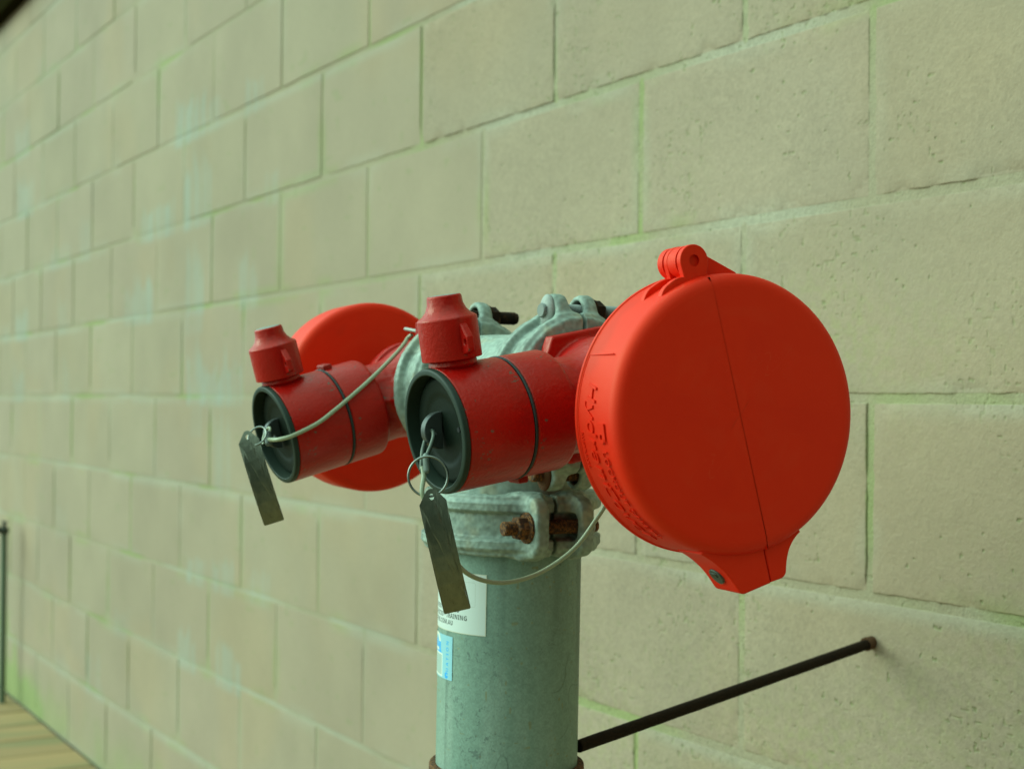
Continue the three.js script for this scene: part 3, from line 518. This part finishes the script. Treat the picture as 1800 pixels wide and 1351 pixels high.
/* ------------------------------------------------------------ lockable wheel covers */
const CR = 0.0925, CD = 0.050;
function cover(label, pos, yaw, roll, R = CR) {
  const c = thing('wheel_cover', label, 'valve cover', pos, 'wheel covers on the hydrant valves'); c.rotation.order = 'YXZ'; c.rotation.set(roll, yaw, 0);
  const half = (sg) => {                               // the two shells, split on the plane z = 0; axis x
    const prof = R !== CR ? [[0.0001, 0], [R - 0.0015, 0, 0.0095], [R, -CD, 0.0085], [0.024, -CD], [0.024, -0.012], [0.0001, -0.012]] : [[0.0001, 0], [R - 0.0015, 0, 0.0095], [R, -CD + 0.003, 0.0006], [R + 0.0010, -CD + 0.0026, 0.0005], [R + 0.0010, -CD, 0.0006], [R - 0.006, -CD], [R - 0.0065, -CD + 0.004], [0.024, -CD + 0.004], [0.024, -0.012], [0.0001, -0.012]];
    // y along axis -> x ; angle from +y toward +z
    const g = lathe(prof, 72, 0, Math.PI); g.applyMatrix4(new THREE.Matrix4().makeBasis(V(0, 0, sg), V(1, 0, 0), V(0, sg > 0 ? 1 : -1, 0)));
    const s = new THREE.Shape(prof.map((p) => new THREE.Vector2(Math.max(p[0] - 0.001, 0), p[1] - (p[1] > -0.001 ? 0.0012 : 0))));
    const caps = [1, -1].map((q) => new THREE.ShapeGeometry(s).applyMatrix4(new THREE.Matrix4().makeBasis(V(0, q, 0), V(1, 0, 0), V(0, 0, sg))));
    const out = merge([g, ...caps]); out.translate(0, 0, sg * 0.00034); return out;
  };
  const A = mesh('cover_half', half(1), orange, c), B = mesh('cover_half', half(-1), orange, c);
  B.rotation.x = 0.0022; B.position.set(-0.0003, -0.0002, 0.00016);
  // hinge on top (+y)
  const py = R + 0.0098, pr = 0.0104, hz = 0.0038;
  const ear = (x, t, foot) => { const s = new THREE.Shape(); // shape axes: X = z (towards the first half), Y = y
    s.moveTo(-0.0075, R - 0.006); s.lineTo(-0.0075, R + 0.0010); s.quadraticCurveTo(-0.0104, R + 0.0050, -pr, py); s.absarc(0, py, pr, Math.PI, 0, true); s.quadraticCurveTo(0.0102, R + 0.0050, 0.0100, R + 0.0010); s.bezierCurveTo(0.0106, R + 0.0018, 0.0165, R + 0.0022, foot * 0.72, R - 0.0008); s.quadraticCurveTo(foot * 0.90, R - 0.0022, foot, R - 0.0085); s.lineTo(foot - 0.002, R - 0.019); s.lineTo(-0.0075, R - 0.010); s.closePath();
    const h = new THREE.Path(); h.absarc(0, py, 0.0044, 0, 7, true); s.holes.push(h); const g = ext(s, t, 0.0006); basis(g, V(0, 0, 1), V(0, 1, 0), V(1, 0, 0)); return g.translate(x, 0, hz); };
  const fin = (x, t, foot, straight) => { const s = new THREE.Shape(); s.moveTo(0.004, R - 0.004); s.absarc(0, py, pr, 0.2, Math.PI * 0.80, false); s.lineTo(-foot, R - 0.0045); s.lineTo(-foot, R - 0.012); s.lineTo(0.004, R - 0.008); s.closePath(); const g = ext(s, t, 0.0006); basis(g, V(0, 0, 1), V(0, 1, 0), V(1, 0, 0)); return g.translate(x, 0, hz); };
  const knuckle = (x, t) => new THREE.CylinderGeometry(pr, pr, t, 40).rotateZ(Math.PI / 2).translate(x, py, hz);
  mesh('hinge_ear', ear(-0.0120, 0.0048, 0.030), orange, A);
  mesh('hinge_ear', ear(-0.0285, 0.0045, 0.033), orange, A);
  mesh('hinge_knuckle', merge([knuckle(-0.0200, 0.0098), fin(-0.0200, 0.0060, 0.0345)]), orange, B);
  mesh('hinge_knuckle', merge([knuckle(-0.0345, 0.0060), fin(-0.0345, 0.0050, 0.0345)]), orange, B);
  mesh('hinge_pin', merge([new THREE.CylinderGeometry(0.0041, 0.0041, 0.032, 24).rotateZ(Math.PI / 2).translate(-0.0278, py, hz), new THREE.ConeGeometry(0.0095, 0.007, 28).rotateZ(Math.PI / 2).translate(-0.0405, py, hz)]), orange, A);
  // locking tabs at the bottom (-y)
  const tab = (sg) => { const s = new THREE.Shape(), e = 0.0004; const b = -R - 0.0208;
    if (sg > 0) { s.moveTo(e, -R + 0.012); s.lineTo(e, b); s.lineTo(0.0205, b - 0.001); s.quadraticCurveTo(0.0245, b - 0.001, 0.0258, b + 0.003); s.bezierCurveTo(0.0290, -R - 0.010, 0.033, -R + 0.0005, 0.047, -R + 0.0125); s.lineTo(0.041, -R + 0.020); s.closePath(); }
    else { s.moveTo(-e, -R + 0.012); s.lineTo(-e, b + 0.0004); s.lineTo(-0.0085, b + 0.0004); s.quadraticCurveTo(-0.0125, b + 0.001, -0.0135, b + 0.0045); s.bezierCurveTo(-0.0160, -R - 0.008, -0.0195, -R + 0.0002, -0.0305, -R + 0.0050); s.lineTo(-0.027, -R + 0.013); s.closePath(); }
    const g = ext(s, 0.030, 0.0012, 20); basis(g, V(0, 0, 1), V(0, 1, 0), V(1, 0, 0)); return g.translate(-0.0205, 0, 0); };
  if (R === CR) {
    const tA = mesh('locking_tab', tab(1), orange, A); mesh('locking_tab', tab(-1), orange, B);
    const g = lathe([[0.0001, 0.0012], [0.0062, 0.0012, 0.0008], [0.0066, -0.003]], 30); const slot = new THREE.BoxGeometry(0.0065, 0.0012, 0.0024).translate(0, 0.0014, -0.002);
    const M = new THREE.Matrix4().makeBasis(V(1, 0, 0), V(0, -0.42, 0.907), V(0, -0.907, -0.42)).setPosition(-0.0200, -R - 0.0085, 0.0305);
    const l = mesh('lock', g.applyMatrix4(M), std({ color: lin(0.10, 0.115, 0.095), roughness: 0.4, metalness: 0.5 }), tA); mesh('keyway', slot.applyMatrix4(M), steelBright, l); }
  // raised lettering and panel line on the drum
  const bend = (g, th0, ax) => { const p = g.attributes.position; for (let i = 0; i < p.count; i++) { const th = th0 + p.getX(i) / R, rr = R - 0.0002 + p.getZ(i); p.setXYZ(i, ax + p.getY(i), rr * Math.cos(th), rr * Math.sin(th)); } const q = g.index ? g.toNonIndexed() : g; q.computeVertexNormals(); return q; };
  const t0 = -roll;
  if (R === CR) {
    mesh('raised_lettering', merge([bend(textGeo('Hydrant', 0.0100, 0.0010, 0.2, 1.42, fontThin), 77 * D2 + t0, -0.0345), bend(textGeo('Cover', 0.0100, 0.0008, 0.2, 1.42, fontThin), 118 * D2 + t0, -0.0345), bend(textGeo('LOCKOUT SAFETY', 0.0052, 0.0007, 0, 1.25, fontThin), 104.5 * D2 + t0, -0.0195), bend(textGeo('AUSTRALIA', 0.0026, 0.0009, 0, 1.3), 97 * D2 + t0, -0.0435)]), orange, A);
    const em = new THREE.Shape(); em.moveTo(0, 0); em.lineTo(0.006, 0); em.absarc(0.0095, 0.0042, 0.0032, -2.2, 1.6, false); em.lineTo(0.013, 0.0085); em.lineTo(0, 0.0085); em.closePath(); const hh = new THREE.Path(); hh.absarc(0.0085, 0.0042, 0.0017, 0, 7, true); em.holes.push(hh);
    mesh('raised_emblem', bend(new THREE.ExtrudeGeometry(em, { depth: 0.0008, bevelEnabled: false, curveSegments: 10 }), 94.0 * D2 + t0, -0.0215), orange, A);
    const bar = (w, h, th, ax) => bend(new THREE.BoxGeometry(w, h, 0.0016, Math.max(2, Math.round(w / 0.002)), 2, 1).translate(w / 2, h / 2, 0), th, ax);
    mesh('panel_line', merge([bar(0.0006, 0.030, 66 * D2 + t0, -0.0445), bar(0.125, 0.0006, 66 * D2 + t0, -0.0465)]), orange, A);
  }
  return c;
}
cover('large orange round valve cover on the right, nearest the camera, with raised lettering', [0.5555, 0.9866, 0.462], -6 * D2, 14.6 * D2);
cover('orange round valve cover behind the left outlet, partly hidden', [-0.020, 0.9968, 0.470], Math.PI, 63 * D2, 0.0897);

/* ------------------------------------------------------------ tags, rings and wire cables */
const tagMat = std({ map: tex(128, 512, (u, v) => { const s = n2(u * 220, v * 26, 301), m = fbm2(u * 7, v * 22, 303, 4), sp = sstep(0.84, 0.95, n2(u * 46, v * 150, 305)); let c = mix3([0.18, 0.18, 0.135], [0.25, 0.245, 0.175], m); const k = (0.9 + 0.16 * s) * (1 - 0.3 * sp); return S3([c[0] * k, c[1] * k, c[2] * k]); }, true), roughness: 0.30, metalness: 1 });
function tagThing(label, top, dir, nrm, len, w, curl, ring) {
  // top: hole; dir: direction of the long side; nrm: facing
  const t = thing('metal_tag', label, 'metal tag', top, 'metal tags hanging from the outlets');
  const s = new THREE.Shape(); s.moveTo(-w / 2 + 0.0062, 0.0042); s.quadraticCurveTo(0, 0.0066, w / 2 - 0.0055, 0.0042); s.lineTo(w / 2, -0.0038); s.lineTo(w / 2, -len + 0.0048); s.lineTo(w / 2 - 0.0008, -len + 0.004); s.lineTo(-w / 2 + 0.0008, -len + 0.004); s.lineTo(-w / 2, -len + 0.0048); s.lineTo(-w / 2, -0.0038); s.closePath();
  const h = new THREE.Path(); h.absellipse(0, 0, 0.0016, 0.0021, 0, 7, true); s.holes.push(h);
  const Y = V(...dir).normalize().negate(), Z = V(...nrm).normalize(), X = new THREE.Vector3().crossVectors(Y, Z).normalize(); Z.crossVectors(X, Y);
  // cut the plate into strips so that it can bend
  const N = 26, P = [], U = [], I = [], th = 0.0007, out = s.extractPoints(10), tri = [];
  const base = new THREE.ShapeGeometry(s, 12), dense = []; void out; void tri; void dense;
  const sub = (g) => { let q = g.toNonIndexed(), p = q.attributes.position.array, o = Array.from(p); for (let it = 0; it < 5; it++) { const r = []; for (let i = 0; i < o.length; i += 9) { const A = o.slice(i, i + 3), B = o.slice(i + 3, i + 6), C = o.slice(i + 6, i + 9); const d = [[A, B, C], [B, C, A], [C, A, B]].sort((m, n) => Math.hypot(n[0][0] - n[1][0], n[0][1] - n[1][1]) - Math.hypot(m[0][0] - m[1][0], m[0][1] - m[1][1]))[0]; if (Math.hypot(d[0][0] - d[1][0], d[0][1] - d[1][1]) < 0.004) { r.push(...A, ...B, ...C); continue; } const m = [(d[0][0] + d[1][0]) / 2, (d[0][1] + d[1][1]) / 2, 0]; r.push(...d[0], ...m, ...d[2], ...m, ...d[1], ...d[2]); } o = r; } return o; };
  const o = sub(base); void N; void I;
  for (const f of [1, -1]) for (let i = 0; i < o.length; i += 9) for (const k of (f > 0 ? [0, 3, 6] : [0, 6, 3])) { const x = o[i + k], y = o[i + k + 1]; P.push(x, y, curl(x / w, -y / len) + f * th / 2); U.push(x / w + 0.5, 1 + y / len); }
  const rim = s.getPoints(10); for (let i = 0; i < rim.length; i++) { const a = rim[i], b = rim[(i + 1) % rim.length], n = Math.max(1, Math.ceil(a.distanceTo(b) / 0.004)); for (let q = 0; q < n; q++) { const A = a.clone().lerp(b, q / n), B = a.clone().lerp(b, (q + 1) / n), za = curl(A.x / w, -A.y / len), zb = curl(B.x / w, -B.y / len); P.push(A.x, A.y, za + th / 2, A.x, A.y, za - th / 2, B.x, B.y, zb + th / 2, B.x, B.y, zb + th / 2, A.x, A.y, za - th / 2, B.x, B.y, zb - th / 2); for (let z = 0; z < 6; z++) U.push(0.5, 0.5); } }
  const G = new THREE.BufferGeometry(); G.setAttribute('position', new THREE.Float32BufferAttribute(P, 3)); G.setAttribute('uv', new THREE.Float32BufferAttribute(U, 2)); G.computeVertexNormals();
  G.applyMatrix4(new THREE.Matrix4().makeBasis(X, Y, Z)); mesh('tag_plate', G, tagMat, t);
  if (ring) mesh('split_ring', ring, steelBright, t);
  return t;
}
{ // right outlet: cable loop through the eye, crimped in a ferrule, with a ring and a tag on it
  const c = thing('wire_cable', 'thin wire cable looped from the right outlet plug down to the riser pipe', 'cable', [0.4275, 0.9576, 0.6215], 'wire cables on the outlet plugs');
  const o = [0.4275, 0.9576, 0.6215], L = (a) => a.map((p) => p.map((v, i) => v - o[i]));
  mesh('cable_loop', tube(L([[0.4290, 0.9470, 0.6222], [0.4278, 0.9576, 0.6212], [0.4268, 0.9640, 0.6180], [0.4248, 0.9705, 0.6150], [0.4205, 0.9738, 0.6140], [0.4150, 0.9722, 0.6145], [0.4150, 0.9660, 0.6165], [0.4222, 0.9590, 0.6220], [0.4250, 0.9480, 0.6240]]), 0.00145, 70, 10), wireDark, c);
  mesh('cable', tube(L([[0.4255, 0.9500, 0.6235], [0.4285, 0.9440, 0.6240], [0.4330, 0.9326, 0.6274], [0.4325, 0.9183, 0.6180], [0.4265, 0.8960, 0.6030], [0.4214, 0.8805, 0.5908], [0.4157, 0.8711, 0.5708], [0.4085, 0.8680, 0.5438], [0.4069, 0.8740, 0.5172], [0.4141, 0.8898, 0.4956], [0.4215, 0.9085, 0.4837], [0.4263, 0.9244, 0.4759], [0.4240, 0.9500, 0.4700]]), 0.0016, 160, 12), cableMat, c);
  mesh('ferrule', new THREE.CapsuleGeometry(0.0026, 0.0088, 6, 18).scale(1.15, 1, 0.8).rotateZ(0.12).translate(0.0010, -0.0052, 0.0008), std({ color: lin(0.13, 0.155, 0.13), roughness: 0.55, metalness: 0.3 }), c);
}
{
  const c = thing('wire_cable', 'thin wire cable from the left outlet plug up to the pin on its valve', 'cable', [0.1397, 0.961, 0.6164], 'wire cables on the outlet plugs');
  const o = [0.1397, 0.961, 0.6164], L = (a) => a.map((p) => p.map((v, i) => v - o[i]));
  mesh('cable', merge([tube(L([[0.1397, 0.9607, 0.6200], [0.1500, 0.9606, 0.6215], [0.1610, 0.9610, 0.6200], [0.1682, 0.9632, 0.6135], [0.1688, 0.9677, 0.6025], [0.1690, 0.9751, 0.5877], [0.1673, 0.9860, 0.5718], [0.1656, 0.9960, 0.5583], [0.1620, 1.0087, 0.5411], [0.1562, 1.0206, 0.5251], [0.1431, 1.0365, 0.5027], [0.1320, 1.0450, 0.4905], [0.1260, 1.0490, 0.4850], [0.1300, 1.0520, 0.4830]]), 0.00175, 110, 12),
    tube(L([[0.1392, 0.9640, 0.6200], [0.1370, 0.9690, 0.6175], [0.1320, 0.9700, 0.6170], [0.1270, 0.9660, 0.6180], [0.1310, 0.9590, 0.6215], [0.1375, 0.9560, 0.6235]]), 0.0012, 40, 10)]), cableMat, c);
  mesh('ferrule', new THREE.CapsuleGeometry(0.0028, 0.008, 6, 18).scale(0.9, 1, 1.1).rotateZ(0.35).translate(0.0002, 0.0004, 0.0040), std({ color: lin(0.16, 0.18, 0.16), roughness: 0.5, metalness: 0.3 }), c);
}
{
  tagThing('longer bare metal tag hanging from the right outlet in front of the riser pipe', [0.4379, 0.9309, 0.6230], [0.0165, -0.0738, -0.0099], [0.84, 0.0, 0.50], 0.0800, 0.0180, (x, t) => -0.019 * t * t + 0.0008 * x * x,
    new THREE.TorusGeometry(0.0131, 0.00085, 12, 60).applyQuaternion(new THREE.Quaternion().setFromUnitVectors(V(0, 0, 1), V(0.80, 0.02, 0.60).normalize())).translate(-0.0038, 0.0132, 0.0008));
  tagThing('dark metal tag hanging from the left outlet against the block wall', [0.1386, 0.9625, 0.6379], [0.0222, -0.0629, -0.0110], [0.88, -0.10, 0.42], 0.0760, 0.0172, (x, t) => -0.020 * t * t + 0.0010 * x * x,
    new THREE.TorusGeometry(0.0085, 0.0008, 12, 50).applyQuaternion(new THREE.Quaternion().setFromUnitVectors(V(0, 0, 1), V(0.5, 0.5, 0.75).normalize())).translate(0.0010, 0.0010, -0.0080));
}
/* ------------------------------------------------------------ stay rod to the wall */
{
  const s = thing('pipe_stay', 'rusty iron stay rod running from the pipe clamp to the wall', 'stay rod', [0.2665, 0.70, 0.463]);
  const A = V(0.029, 0.0155, -0.050), B = V(0.20213 - 0.2665, 0.0552, -0.463 - 0.01), d = B.clone().sub(A), g = new THREE.CylinderGeometry(0.0052, 0.0052, d.length(), 24, 40);
  { const p = g.attributes.position; for (let i = 0; i < p.count; i++) { const k = 1 + 0.07 * (n3(p.getX(i) * 300, p.getY(i) * 90, p.getZ(i) * 300, 311) - 0.5); p.setX(i, p.getX(i) * k); p.setZ(i, p.getZ(i) * k); } }
  g.applyQuaternion(new THREE.Quaternion().setFromUnitVectors(V(0, 1, 0), d.clone().normalize())).translate((A.x + B.x) / 2, (A.y + B.y) / 2, (A.z + B.z) / 2);
  mesh('rod', g, rustDark, s);
  mesh('wall_anchor', new THREE.CylinderGeometry(0.0062, 0.0070, 0.012, 20).applyQuaternion(new THREE.Quaternion().setFromUnitVectors(V(0, 1, 0), d.clone().normalize())).translate(B.x + 0.003, B.y - 0.001, B.z + 0.014), rust, s);
  mesh('pipe_clamp', lathe([[0.0575, 0.0035], [0.0625, 0.0035, 0.0015], [0.0635, -0.03, 0.0015], [0.0575, -0.03]], 64), rust, s);
}
renderer.render(scene, camera);
